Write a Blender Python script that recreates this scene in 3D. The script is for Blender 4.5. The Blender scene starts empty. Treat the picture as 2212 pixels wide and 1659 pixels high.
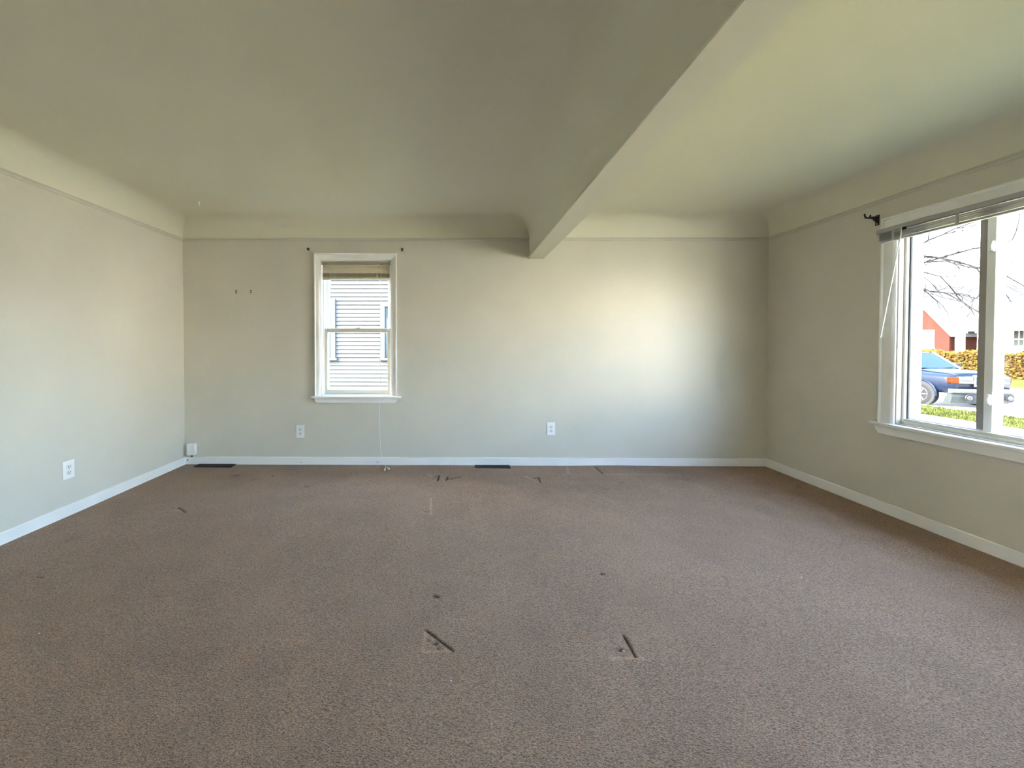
import bpy, math, random
import numpy as np
from mathutils import Vector, Matrix

random.seed(7)
scn = bpy.context.scene
C = scn.collection

# ---------------------------------------------------------------- camera
W, HH, F = 2212.0, 1659.0, 830.0
YAW, PITCH, ROLL, CX, CY, CAMH = 0.0092, 0.0169, 0.0008, 977.84, 758.198, 1.137
def _rot():
    y, p, r = YAW, PITCH, ROLL
    Ry = Matrix(((math.cos(y), 0, math.sin(y)), (0, 1, 0), (-math.sin(y), 0, math.cos(y))))
    Rx = Matrix(((1, 0, 0), (0, math.cos(p), -math.sin(p)), (0, math.sin(p), math.cos(p))))
    Rz = Matrix(((math.cos(r), -math.sin(r), 0), (math.sin(r), math.cos(r), 0), (0, 0, 1)))
    return Rz @ Rx @ Ry
RM = _rot()
def tow(v): return Vector((v[0], v[2], -v[1]))
right, up, back = tow(RM[0]), -tow(RM[1]), -tow(RM[2])
cam = bpy.data.cameras.new('camera')
cam.sensor_width = 36.0
cam.lens = F / W * 36.0
cam.shift_x = (W / 2 - CX) / W
cam.shift_y = (CY - HH / 2) / W
cam.clip_start, cam.clip_end = 0.05, 500
camo = bpy.data.objects.new('camera', cam)
C.objects.link(camo)
camo.matrix_world = Matrix(((right.x, up.x, back.x, 0), (right.y, up.y, back.y, 0), (right.z, up.z, back.z, CAMH), (0, 0, 0, 1)))
scn.camera = camo

# ---------------------------------------------------------------- sky, sun, exposure
world = bpy.data.worlds.new('sky'); scn.world = world
world.use_nodes = True
nt = world.node_tree; nt.nodes.clear()
sky = nt.nodes.new('ShaderNodeTexSky')
sky.sky_type = 'NISHITA'
sky.sun_disc = False
sky.sun_elevation = math.radians(38)
sky.sun_rotation = math.radians(264)
sky.air_density, sky.dust_density, sky.ozone_density = 1.0, 4.0, 1.0
bg = nt.nodes.new('ShaderNodeBackground'); bg.inputs[1].default_value = 0.37
wo = nt.nodes.new('ShaderNodeOutputWorld')
nt.links.new(sky.outputs[0], bg.inputs[0]); nt.links.new(bg.outputs[0], wo.inputs[0])

sl = bpy.data.lights.new('sun', 'SUN'); sl.energy = 5.5; sl.angle = 0.009; sl.color = (1.0, 0.95, 0.86)
so = bpy.data.objects.new('sun', sl); C.objects.link(so)
SUN = Vector((-0.78, -0.012, 0.62)).normalized()
so.rotation_euler = SUN.to_track_quat('Z', 'Y').to_euler()
so.location = (-20, 0, 20)

vs = scn.view_settings
vs.view_transform = 'Standard'; vs.look = 'None'; vs.gamma = 1.0; vs.use_curve_mapping = False
vs.exposure = 4.47
cy = scn.cycles
cy.max_bounces = 10; cy.diffuse_bounces = 7; cy.glossy_bounces = 4; cy.use_adaptive_sampling = True; cy.adaptive_threshold = 0.08; cy.transmission_bounces = 8; cy.transparent_max_bounces = 24
cy.caustics_reflective = False; cy.caustics_refractive = False
cy.use_denoising = True
cy.sample_clamp_indirect = 12.0

# ---------------------------------------------------------------- pixel helpers (points on real surfaces)
def ray(px, py):
    q = ((px - CX) / F, (py - CY) / F, 1.0)
    v = RM.transposed() @ Vector(q)
    return Vector((v[0], v[2], -v[1]))
def atY(px, py, Y):
    d = ray(px, py); t = Y / d.y
    return Vector((d.x * t, Y, CAMH + d.z * t))
def atX(px, py, X):
    d = ray(px, py); t = X / d.x
    return Vector((X, d.y * t, CAMH + d.z * t))
def atZ(px, py, Z=0.0):
    d = ray(px, py); t = (Z - CAMH) / d.z
    return Vector((d.x * t, d.y * t, Z))

# room measures
XL, XR, D, YF = -2.575, 2.903, 3.61, -3.2
ZR, CR = 2.131, 0.175
ZC = ZR + CR
TH = 0.20
THX = 0.135                                                    # right wall

# ---------------------------------------------------------------- materials
MATS = {}
def mat(name, col, rough=0.6, metal=0.0, spec=0.5, noise=0.0, nscale=8.0, bump=0.0, bscale=200.0, bdist=0.002,
        sheen=0.0, trans=0.0, coat=0.0, detail=3.0):
    if name in MATS: return MATS[name]
    m = bpy.data.materials.new(name); m.use_nodes = True
    n = m.node_tree; b = n.nodes['Principled BSDF']
    b.inputs['Base Color'].default_value = (*col, 1)
    b.inputs['Roughness'].default_value = rough
    b.inputs['Metallic'].default_value = metal
    b.inputs['Specular IOR Level'].default_value = spec
    b.inputs['Sheen Weight'].default_value = sheen
    b.inputs['Coat Weight'].default_value = coat
    if coat: b.inputs['Coat Roughness'].default_value = rough
    tc = n.nodes.new('ShaderNodeTexCoord')
    if noise > 0:
        t = n.nodes.new('ShaderNodeTexNoise'); t.inputs['Scale'].default_value = nscale; t.inputs['Detail'].default_value = detail
        n.links.new(tc.outputs['Object'], t.inputs['Vector'])
        r = n.nodes.new('ShaderNodeMapRange')
        r.inputs['From Min'].default_value = 0.3; r.inputs['From Max'].default_value = 0.7
        r.inputs['To Min'].default_value = 1 - noise; r.inputs['To Max'].default_value = 1 + noise
        n.links.new(t.outputs['Fac'], r.inputs['Value'])
        mx = n.nodes.new('ShaderNodeVectorMath'); mx.operation = 'SCALE'
        mx.inputs[0].default_value = col
        n.links.new(r.outputs[0], mx.inputs['Scale'])
        n.links.new(mx.outputs[0], b.inputs['Base Color'])
    if bump > 0:
        t = n.nodes.new('ShaderNodeTexNoise'); t.inputs['Scale'].default_value = bscale; t.inputs['Detail'].default_value = 2
        n.links.new(tc.outputs['Object'], t.inputs['Vector'])
        bp = n.nodes.new('ShaderNodeBump'); bp.inputs['Strength'].default_value = bump; bp.inputs['Distance'].default_value = bdist
        n.links.new(t.outputs['Fac'], bp.inputs['Height']); n.links.new(bp.outputs[0], b.inputs['Normal'])
    if trans > 0:
        out = n.nodes['Material Output']
        tl = n.nodes.new('ShaderNodeBsdfTranslucent'); tl.inputs[0].default_value = (*col, 1)
        ms = n.nodes.new('ShaderNodeMixShader'); ms.inputs[0].default_value = trans
        n.links.new(b.outputs[0], ms.inputs[1]); n.links.new(tl.outputs[0], ms.inputs[2]); n.links.new(ms.outputs[0], out.inputs[0])
    MATS[name] = m
    return m

def glass_mat(name, tint=(0.97, 0.985, 0.98)):
    m = bpy.data.materials.new(name); m.use_nodes = True
    n = m.node_tree; n.nodes.clear()
    o = n.nodes.new('ShaderNodeOutputMaterial')
    tr = n.nodes.new('ShaderNodeBsdfTransparent'); tr.inputs[0].default_value = (*tint, 1)
    gl = n.nodes.new('ShaderNodeBsdfGlossy'); gl.inputs['Roughness'].default_value = 0.0
    lw = n.nodes.new('ShaderNodeLayerWeight'); lw.inputs[0].default_value = 0.5
    pw = n.nodes.new('ShaderNodeMath'); pw.operation = 'POWER'; pw.inputs[1].default_value = 5.0
    n.links.new(lw.outputs['Facing'], pw.inputs[0])
    fr = n.nodes.new('ShaderNodeMapRange'); fr.inputs[3].default_value = 0.02; fr.inputs[4].default_value = 0.6
    n.links.new(pw.outputs[0], fr.inputs[0])
    mx = n.nodes.new('ShaderNodeMixShader')
    n.links.new(fr.outputs[0], mx.inputs[0]); n.links.new(tr.outputs[0], mx.inputs[1]); n.links.new(gl.outputs[0], mx.inputs[2])
    n.links.new(mx.outputs[0], o.inputs[0])
    return m

M_wall = mat('greige_wall_paint', (0.60, 0.57, 0.49), 0.40, spec=0.20, noise=0.025, nscale=2.2, bump=0.12, bscale=160, bdist=0.0015)
M_ceil = mat('cream_ceiling_paint', (0.69, 0.67, 0.54), 0.7, spec=0.3, noise=0.02, nscale=1.5, bump=0.1, bscale=140, bdist=0.0015)
M_rail = mat('greige_rail_paint', (0.56, 0.53, 0.46), 0.5)
M_trim = mat('white_trim_paint', (0.80, 0.79, 0.76), 0.4, noise=0.03, nscale=6)
M_vinyl = mat('white_vinyl', (0.80, 0.81, 0.80), 0.35)
M_sash = mat('almond_vinyl', (0.62, 0.59, 0.50), 0.4)
M_gasket = mat('dark_gasket', (0.05, 0.05, 0.06), 0.6)
M_plate = mat('white_plastic', (0.82, 0.82, 0.80), 0.3)
M_slot = mat('dark_slot', (0.02, 0.02, 0.02), 0.8)
M_slat = mat('cream_slat_vinyl', (0.66, 0.60, 0.48), 0.45, trans=0.5)
M_slat2 = mat('grey_white_slat_vinyl', (0.40, 0.40, 0.40), 0.45)
M_cord = mat('white_cord', (0.82, 0.81, 0.77), 0.6)
M_black = mat('black_iron', (0.012, 0.014, 0.016), 0.45, metal=0.2)
M_brass = mat('dark_bronze', (0.07, 0.05, 0.03), 0.4, metal=0.7)
M_steel = mat('dull_steel', (0.55, 0.55, 0.55), 0.35, metal=1.0)
M_vent = mat('dark_brown_enamel', (0.018, 0.014, 0.012), 0.5)
M_glass = glass_mat('window_glass')
M_lint = mat('white_lint', (0.75, 0.73, 0.70), 0.9)

# ---------------------------------------------------------------- mesh builder
class MB:
    def __init__(s): s.v = []; s.f = []
    def add(s, vs, fs):
        o = len(s.v); s.v += [tuple(p) for p in vs]; s.f += [tuple(i + o for i in f) for f in fs]; return s
    def box(s, a, b):
        x0, x1 = sorted((a[0], b[0])); y0, y1 = sorted((a[1], b[1])); z0, z1 = sorted((a[2], b[2]))
        return s.add([(x0, y0, z0), (x1, y0, z0), (x1, y1, z0), (x0, y1, z0), (x0, y0, z1), (x1, y0, z1), (x1, y1, z1), (x0, y1, z1)],
                     [(0, 3, 2, 1), (4, 5, 6, 7), (0, 1, 5, 4), (1, 2, 6, 5), (2, 3, 7, 6), (3, 0, 4, 7)])
    def sweep(s, A, B):
        n = len(A)
        return s.add(list(A) + list(B), [(i, (i + 1) % n, n + (i + 1) % n, n + i) for i in range(n)] + [tuple(range(n))[::-1], tuple(range(n, 2 * n))])
    def loft(s, rings, cap=True):
        n = len(rings[0]); vs = [p for r in rings for p in r]; fs = []
        for k in range(len(rings) - 1):
            for i in range(n):
                j = (i + 1) % n
                fs.append((k * n + i, k * n + j, (k + 1) * n + j, (k + 1) * n + i))
        if cap:
            fs.append(tuple(range(n))[::-1]); fs.append(tuple((len(rings) - 1) * n + i for i in range(n)))
        return s.add(vs, fs)
    def tube(s, pts, rad, n=8):
        pts = [Vector(p) for p in pts]
        if not hasattr(rad, '__len__'): rad = [rad] * len(pts)
        rings = []; prev = None
        for i, p in enumerate(pts):
            d = (pts[min(i + 1, len(pts) - 1)] - pts[max(i - 1, 0)]).normalized()
            if prev is None:
                a = d.orthogonal().normalized()
            else:
                a = prev - d * prev.dot(d)
                a = a.normalized() if a.length > 1e-6 else d.orthogonal().normalized()
            prev = a; b = d.cross(a)
            rings.append([p + (a * math.cos(2 * math.pi * k / n) + b * math.sin(2 * math.pi * k / n)) * rad[i] for k in range(n)])
        return s.loft(rings)
    def lathe(s, prof, center, axis='Z', n=24):
        rings = []
        c = Vector(center)
        for r, h in prof:
            ring = []
            for k in range(n):
                a = 2 * math.pi * k / n; u, w = r * math.cos(a), r * math.sin(a)
                ring.append(c + {'Z': Vector((u, w, h)), 'Y': Vector((w, h, u)), 'X': Vector((h, u, w))}[axis])
            rings.append(ring)
        return s.loft(rings)
    def build(s, name, m, parent=None, origin=None, bevel=0, smooth=False, segs=2):
        o0 = Vector(origin) if origin is not None else (Vector(parent['_o']) if parent is not None else Vector((0, 0, 0)))
        me = bpy.data.meshes.new(name)
        me.from_pydata([tuple(Vector(p) - o0) for p in s.v], [], s.f); me.update()
        me.materials.append(m)
        ob = bpy.data.objects.new(name, me); C.objects.link(ob)
        if parent is not None:
            ob.parent = parent
        else:
            ob.location = o0
        ob['_o'] = tuple(o0)
        if smooth:
            for p in me.polygons: p.use_smooth = True
        if bevel:
            bv = ob.modifiers.new('bevel', 'BEVEL'); bv.width = bevel; bv.segments = segs; bv.limit_method = 'ANGLE'; bv.angle_limit = 0.6
        return ob

def box(a, b): return MB().box(a, b)
def root(name, loc, label=None, cat=None, group=None, kind=None):
    o = bpy.data.objects.new(name, None); C.objects.link(o); o.location = loc; o['_o'] = tuple(loc)
    o.empty_display_size = 0.1
    return tag(o, label, cat, group, kind)
def tag(o, label=None, cat=None, group=None, kind=None):
    if label: o['label'] = label
    if cat: o['category'] = cat
    if group: o['group'] = group
    if kind: o['kind'] = kind
    return o
def struct(o, label=None, cat=None): return tag(o, label, cat, None, 'structure')
def share(src, name, parent, loc):
    o = bpy.data.objects.new(name, src.data); C.objects.link(o); o.parent = parent; o.location = loc
    for md in src.modifiers:
        n = o.modifiers.new(md.name, md.type); n.width = md.width; n.segments = md.segments; n.limit_method = md.limit_method; n.angle_limit = md.angle_limit
    o['_o'] = parent['_o']
    return o
def mitre(mb, prof, p0, p1, v, n, m0, m1):
    """profile (u towards v, h towards n) run from p0 to p1 along the outer edge, ends mitred"""
    p0, p1, v, n = map(Vector, (p0, p1, v, n)); d = (p1 - p0).normalized()
    A = [p0 + v * u + n * h + d * (m0 * u) for u, h in prof]
    B = [p1 + v * u + n * h - d * (m1 * u) for u, h in prof]
    return mb.sweep(A, B)

# ================================================================ ROOM SHELL
# window openings
c_tl, c_br = atY(680, 548, D), atY(858, 855, D)
W1x0, W1x1, W1zt = c_tl.x, c_br.x, c_tl.z                       # outer casing
o_tl, o_br = atY(691.5, 562, D), atY(846, 855, D)
O1x0, O1x1, O1zt, O1zb = o_tl.x, o_br.x, o_tl.z, c_br.z         # opening
W2y1 = atX(1910, 620, XR).y                                       # outer casing, far side
W2zt = 1.985
W2zb = 0.612
CW2 = 0.080
O2y1, O2y0 = W2y1 - CW2, 0.36
W2y0 = O2y0 - CW2
O2zt, O2zb = W2zt - CW2, W2zb

def wall_pieces(mb, axis, lo, hi, zt, zb, a0, a1, h0, h1, t0, t1):
    """a wall slab with one opening; axis 'X' runs in x, t is the thickness range"""
    def bx(u0, u1, z0, z1):
        if axis == 'X': mb.box((u0, t0, z0), (u1, t1, z1))
        else: mb.box((t0, u0, z0), (t1, u1, z1))
    bx(lo, a0, zb, zt); bx(a1, hi, zb, zt); bx(a0, a1, zb, h0); bx(a0, a1, h1, zt)
    return mb
ZTOP = ZC + 0.12
wb = struct(wall_pieces(MB(), 'X', XL - TH, XR + TH, ZTOP, -0.25, O1x0, O1x1, O1zb, O1zt, D, D + TH).build('wall_back', M_wall),
            'greige back wall with the narrow window and two outlets')
O3y0, O3y1 = -2.0, -1.1                                      # unseen street-side window, added for fill light
O4x0, O4x1 = -2.0, -1.3                                         # unseen window in the rear wall, added for fill light
YS = 0.0
wrm = wall_pieces(MB(), 'Y', YS, D, ZTOP, -0.25, O2y0, O2y1, O2zb, O2zt, XR, XR + THX)
wall_pieces(wrm, 'Y', YF - TH, YS, ZTOP, -0.25, O3y0, O3y1, O2zb, O2zt, XR, XR + THX)
wr = struct(wrm.build('wall_right', M_wall),
            'greige right wall in shade beside the wide window')
wl = struct(box((XL - TH, YF - TH, -0.25), (XL, D, ZTOP)).build('wall_left', M_wall), 'greige left wall lit from the wide window')
wf = struct(wall_pieces(MB(), 'X', XL, XR, ZTOP, -0.25, O4x0, O4x1, O2zb, O2zt, YF - TH, YF).build('wall_front', M_wall), 'greige wall behind the viewer')

# beam
bm_a, bm_b = atY(1143, 559, D), atY(1174, 559, D)
BX0, BX1, BZ = bm_a.x, bm_b.x, bm_a.z

# ceiling with coves: height field over each bay
def cove_bay(name, x0, x1, label, right_cove=True):
    th = np.linspace(0, math.pi / 2, 15)
    e = CR * (1 - np.cos(th))
    xs = np.concatenate([x0 + e, np.linspace(x0 + CR, x1 - CR, 12)[1:-1], (x1 - e)[::-1]])
    ys = np.concatenate([YF + e, np.linspace(YF + CR, D - CR, 24)[1:-1], (D - e)[::-1]])
    def drop(d):
        d = np.clip(d, 0, CR); return CR - np.sqrt(np.maximum(CR * CR - (CR - d) ** 2, 0))
    X, Y = np.meshgrid(xs, ys, indexing='ij')
    dr = np.maximum.reduce([drop(X - x0), drop(x1 - X), drop(Y - YF), drop(D - Y)])
    Z = ZC - dr
    nx, ny = len(xs), len(ys)
    mb = MB()
    mb.v = [(X[i, j], Y[i, j], Z[i, j]) for i in range(nx) for j in range(ny)]
    for i in range(nx - 1):
        for j in range(ny - 1):
            a, b, c, d_ = i * ny + j, (i + 1) * ny + j, (i + 1) * ny + j + 1, i * ny + j + 1
            # split along the mitre so the corner edge stays crisp
            li, lj = i < 14, j < 14
            if (i < 14 and j >= ny - 15) or (i >= nx - 15 and j < 14):
                mb.f += [(a, d_, b), (b, d_, c)]
            else:
                mb.f += [(a, c, b), (a, d_, c)]
    ob = mb.build(name, M_ceil, smooth=True)
    return ob
cl = struct(cove_bay('ceiling', XL, BX0, ''), 'cream plaster ceiling with curved coves left of the beam')
cr_ = cove_bay('ceiling_bay', BX1, XR, '')
struct(cr_, 'cream plaster ceiling bay between the beam and the wide window')

bmroot = root('ceiling_beam', ((BX0 + BX1) / 2, D, BZ), 'cream painted beam running across the ceiling to the back wall', kind='structure')
box((BX0, YF, BZ), (BX1, D, ZR + 0.02)).build('beam_body', M_ceil, bmroot)
rb = MB(); prof = [(0, 0), (0, 0.010), (0.004, 0.014), (0.016, 0.014), (0.020, 0.010), (0.022, 0.003), (0.022, 0)]
rb.sweep([(BX0 - h, YF, BZ + u) for u, h in prof], [(BX0 - h, D, BZ + u) for u, h in prof])
rb.build('bead_moulding', M_ceil, bmroot)

# picture rails
RH, RD = 0.026, 0.013
rp = [(0, 0), (0, RD), (0.005, RD), (0.008, RD * 0.7), (0.016, RD * 0.75), (0.023, RD * 0.5), (RH, 0.004), (RH, 0)]
def rail(name, p0, p1, n, label, trim):
    mb = MB(); mitre(mb, rp, p0, p1, (0, 0, -1), n, 0, 0)
    return struct(mb.build(name, M_rail), label)
rail('trim_1', (XL, D, ZR), (BX0, D, ZR), (0, -1, 0), 'thin picture rail below the cove on the back wall', 1)
rail('trim_2', (BX1, D, ZR), (XR, D, ZR), (0, -1, 0), 'short picture rail between the beam and the right corner', 1)
rail('trim_3', (XL, YF, ZR), (XL, D, ZR), (1, 0, 0), 'thin picture rail below the cove on the left wall', 1)
rail('trim_4', (XR, YF, ZR), (XR, D, ZR), (-1, 0, 0), 'thin picture rail below the cove on the right wall', 1)

# baseboards
BH, BD = 0.072, 0.013
bp_ = [(0, 0), (0, BD - 0.005), (0.004, BD), (BH, BD), (BH, 0)]
def baseboard(name, p0, p1, n, label):
    mb = MB(); mitre(mb, bp_, p0, p1, (0, 0, -1), n, 0, 0)
    return struct(mb.build(name, M_trim, origin=(0, 0, 0)), label)
bbk = baseboard('baseboard_back', (XL, D, BH), (XR, D, BH), (0, -1, 0), 'white painted baseboard along the back wall')
baseboard('baseboard_left', (XL, YF, BH), (XL, D, BH), (1, 0, 0), 'white painted baseboard along the left wall')
baseboard('baseboard_right', (XR, YF, BH), (XR, D, BH), (-1, 0, 0), 'white painted baseboard along the right wall')
for px, py, r in ((405.5, 993.5, 0.006), (815, 998, 0.005), (650, 999, 0.004)):
    p = atY(px, py, D - BD)
    MB().lathe([(0.0005, -0.0025), (r, -0.0015), (r, 0.004), (0.0005, 0.004)], (p.x, D - BD, p.z), 'Y', 10).build('cable_hole', M_slot, bbk)

# ---------------------------------------------------------------- carpet
def seg_d(X, Y, a, b):
    ax, ay, bx, by = a.x, a.y, b.x, b.y
    dx, dy = bx - ax, by - ay; L = dx * dx + dy * dy + 1e-9
    t = np.clip(((X - ax) * dx + (Y - ay) * dy) / L, 0, 1)
    return np.hypot(X - ax - t * dx, Y - ay - t * dy)
def build_carpet():
    y_vis = 0.85
    st = 0.0047
    xs = np.arange(XL, XR + st, st); ys = np.arange(y_vis, D + st, st)
    xs[-1] = XR; ys[-1] = D
    X, Y = np.meshgrid(xs, ys, indexing='ij')
    Z = np.zeros_like(X); S = np.zeros_like(X)
    rng = np.random.RandomState(3)
    for k in range(26):                                   # slow waves of the stretched carpet
        fx, fy = rng.uniform(-2.5, 2.5), rng.uniform(-6, 6); ph = rng.uniform(0, 6.28)
        Z += 0.0008 * np.sin(fx * X * 2 + fy * Y + ph)
    for (p, q, amp, w) in (((540, 1450), (820, 1412), 0.003, 0.05), ((560, 1500), (800, 1445), 0.0025, 0.05), ((480, 1390), (700, 1420), 0.002, 0.05),
                           ((520, 1560), (760, 1500), 0.002, 0.05), ((1230, 1130), (1310, 1250), -0.0012, 0.02), ((925, 1120), (932, 1290), -0.0012, 0.02)):
        d = seg_d(X, Y, atZ(*p), atZ(*q)); Z += amp * np.exp(-(d / w) ** 2)
    dark = [((921, 1365), (979, 1409), 1), ((1346, 1370), (1373, 1417), 1), ((935, 1031), (948, 1027), .8), ((948, 1028), (945, 1038), 1), ((964, 1037), (967, 1030), 1),
            ((967, 1035), (994, 1030), .7), ((1163, 1030), (1167, 1041), 1), ((1285, 1009), (1303, 1025), .8), ((386, 1097), (401, 1107), .9), ((1150, 1033), (1163, 1031), .5),
            ((1722, 1046), (1728, 1053), .5), ((918, 1105), (926, 1106), .5), ((1296, 1238), (1306, 1240), .7), ((1560, 1246), (1568, 1250), .5), ((80, 1247), (92, 1249), .7),
            ((936, 1287), (946, 1292), .6)]
    for a, b, k in dark:
        a, b = atZ(*a), atZ(*b); d = seg_d(X, Y, a, b); w = 0.0046 if a.y < 2.2 else 0.0075
        Z -= 0.006 * k * np.exp(-(d / w) ** 2); S = np.maximum(S, k * np.exp(-(d / w) ** 2))  # groove shade painted into the colour along with the flattened pile
    LT = np.zeros_like(X)
    light = [((918, 1368), (911, 1413)), ((911, 1413), (972, 1411)), ((1311, 1420), (1390, 1421)), ((925, 1024), (945, 1038)), ((1136, 1029), (1164, 1041)),
             ((1303, 1026), (1470, 1027)), ((377, 1104), (396, 1104)), ((931, 1076), (930, 1112)), ((904, 1109), (930, 1109)), ((1223, 1002), (1228, 1022))]
    for a, b in light:
        a, b = atZ(*a), atZ(*b); d = seg_d(X, Y, a, b); w = 0.0055 if a.y < 2.2 else 0.009
        LT = np.maximum(LT, 0.4 * np.exp(-(d / w) ** 2)); Z += 0.002 * np.exp(-(d / w) ** 2)  # lit ridges painted lighter along the raised dent rims
    for px, py, r, k in ((941, 1393, .010, 1), (925, 1387, .006, .6), (947, 1404, .007, .7), (1340, 1401, .011, 1), (590, 1028, .013, .8), (512, 1026, .035, .55), (505, 1029, .03, .4),
                         (662, 1052, .022, .5), (940, 1288, .012, .7), (1300, 1238, .010, .8), (940, 1034, .018, .6), (975, 1034, .018, .5), (1343, 1043, .012, .6), (1725, 1050, .018, .5),
                         (548, 1035, .03, .25), (1210, 1450, .06, .08), (600, 1080, .12, .10), (380, 1420, .10, .12), (545, 1460, .09, .12), (760, 1120, .2, .08), (1450, 1020, .25, .22), (1380, 1012, .2, .15)):
        p = atZ(px, py); d = np.hypot(X - p.x, (Y - p.y) * 1.3); g = np.exp(-(d / r) ** 2)
        S = np.maximum(S, S * 0 + k * g); Z -= (0.008 * k if r < 0.03 else 0.001) * g
    S = S - LT * (S < 0.3)
    nx, ny = X.shape
    co = np.stack([X, Y, Z], -1).reshape(-1, 3)
    idx = np.arange(nx * ny).reshape(nx, ny)
    q = np.stack([idx[:-1, :-1], idx[1:, :-1], idx[1:, 1:], idx[:-1, 1:]], -1).reshape(-1, 4)
    # plain strip behind the visible part
    n0 = len(co)
    extra = np.array([(XL, YF, 0), (XR, YF, 0), (XR, y_vis, 0), (XL, y_vis, 0)])
    co = np.vstack([co, extra]); q = np.vstack([q, [[n0, n0 + 1, n0 + 2, n0 + 3]]])
    me = bpy.data.meshes.new('floor')
    me.vertices.add(len(co)); me.vertices.foreach_set('co', co.ravel().astype(np.float32))
    me.loops.add(q.size); me.loops.foreach_set('vertex_index', q.ravel().astype(np.int32))
    me.polygons.add(len(q)); me.polygons.foreach_set('loop_start', np.arange(0, q.size, 4, dtype=np.int32))
    me.update(calc_edges=True)
    me.polygons.foreach_set('use_smooth', np.ones(len(q), dtype=bool))
    at = me.attributes.new('wear_shade', 'FLOAT', 'POINT')
    at.data.foreach_set('value', np.concatenate([S.ravel(), np.zeros(4)]).astype(np.float32))
    m = bpy.data.materials.new('brown_carpet'); m.use_nodes = True
    n = m.node_tree; b = n.nodes['Principled BSDF']; L = n.links.new
    b.inputs['Roughness'].default_value = 0.95; b.inputs['Specular IOR Level'].default_value = 0.15
    b.inputs['Sheen Weight'].default_value = 0.18; b.inputs['Sheen Roughness'].default_value = 0.5
    tc = n.nodes.new('ShaderNodeTexCoord')
    mp = n.nodes.new('ShaderNodeMapping'); mp.inputs['Rotation'].default_value = (0, 0, 0.6); mp.inputs['Scale'].default_value = (1.0, 1.9, 1.0)
    L(tc.outputs['Object'], mp.inputs[0])
    def noise(scale, det, vec, dist=0.0):
        t = n.nodes.new('ShaderNodeTexNoise'); t.inputs['Scale'].default_value = scale; t.inputs['Detail'].default_value = det
        t.inputs['Distortion'].default_value = dist
        L(vec, t.inputs['Vector']); return t.outputs['Fac']
    def rng_(v, a, b_, c, d):
        r = n.nodes.new('ShaderNodeMapRange'); L(v, r.inputs[0])
        for i, x in zip((1, 2, 3, 4), (a, b_, c, d)): r.inputs[i].default_value = x
        return r.outputs[0]
    def mul(a, b_):
        r = n.nodes.new('ShaderNodeMath'); r.operation = 'MULTIPLY'; L(a, r.inputs[0])
        if isinstance(b_, float): r.inputs[1].default_value = b_
        else: L(b_, r.inputs[1])
        return r.outputs[0]
    tuft = noise(150, 2.0, mp.outputs[0], 0.8)
    fine = noise(330, 2.0, tc.outputs['Object'])
    patch = noise(1.6, 4.0, tc.outputs['Object'])
    track = noise(5.0, 3.0, tc.outputs['Object'])
    k = mul(mul(rng_(tuft, 0.32, 0.62, 0.40, 1.28), rng_(fine, 0.3, 0.7, 0.85, 1.15)), mul(rng_(patch, 0.3, 0.7, 0.90, 1.12), rng_(track, 0.3, 0.7, 0.95, 1.06)))
    wr_ = n.nodes.new('ShaderNodeAttribute'); wr_.attribute_name = 'wear_shade'
    k2 = mul(k, rng_(wr_.outputs['Fac'], -1.0, 1.0, 1.9, 0.10))
    ramp = n.nodes.new('ShaderNodeMix'); ramp.data_type = 'RGBA'
    ramp.inputs[6].default_value = (0.385, 0.240, 0.148, 1); ramp.inputs[7].default_value = (0.335, 0.217, 0.140, 1)
    L(patch, ramp.inputs[0])
    sc_ = n.nodes.new('ShaderNodeVectorMath'); sc_.operation = 'SCALE'
    L(ramp.outputs[2], sc_.inputs[0]); L(k2, sc_.inputs['Scale']); L(sc_.outputs[0], b.inputs['Base Color'])
    ad = n.nodes.new('ShaderNodeMath'); ad.operation = 'ADD'; L(tuft, ad.inputs[0]); L(mul(fine, 0.4), ad.inputs[1])
    bp = n.nodes.new('ShaderNodeBump'); bp.inputs['Strength'].default_value = 1.0; bp.inputs['Distance'].default_value = 0.007
    L(ad.outputs[0], bp.inputs['Height']); L(bp.outputs[0], b.inputs['Normal'])
    me.materials.append(m)
    ob = bpy.data.objects.new('floor', me); C.objects.link(ob)
    return struct(ob, 'worn brown cut-pile carpet with furniture dents')
build_carpet()

# ================================================================ WINDOW 1 (back wall)
w1 = root('window_1', ((W1x0 + W1x1) / 2, D, O1zb), 'narrow white double-hung window in the back wall', kind='structure')
CWt = W1zt - O1zt; CWl = O1x0 - W1x0; CWr = W1x1 - O1x1
def casing_prof(w):
    return [(0, 0), (0, 0.031), (0.003, 0.033), (0.010, 0.033), (0.014, 0.022), (w - 0.016, 0.018), (w - 0.006, 0.014), (w, 0.010), (w, 0)]
def cas(parent, p0, p1, v, nrm, w, m0, m1, mtl=M_trim):
    mb = MB(); mitre(mb, casing_prof(w), p0, p1, v, nrm, m0, m1); return mb.build('casing', mtl, parent)
cas(w1, (W1x0, D, O1zb), (W1x0, D, W1zt), (1, 0, 0), (0, -1, 0), CWl, 0, CWt / CWl)
cas(w1, (W1x1, D, O1zb), (W1x1, D, W1zt), (-1, 0, 0), (0, -1, 0), CWr, 0, CWt / CWr)
cas(w1, (W1x0, D, W1zt), (W1x1, D, W1zt), (0, 0, -1), (0, -1, 0), CWt, CWl / CWt, CWr / CWt)
sa, sb = atY(671, 855, D - 0.05), atY(865, 859, D - 0.05)
box((sa.x, D - 0.05, O1zb - 0.018), (sb.x, D + 0.05, O1zb)).build('stool', M_trim, w1, bevel=0.004)
ap = MB(); zt, zb_ = O1zb - 0.018, O1zb - 0.066
a0, a1 = W1x0 - 0.006, W1x1 + 0.002
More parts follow.
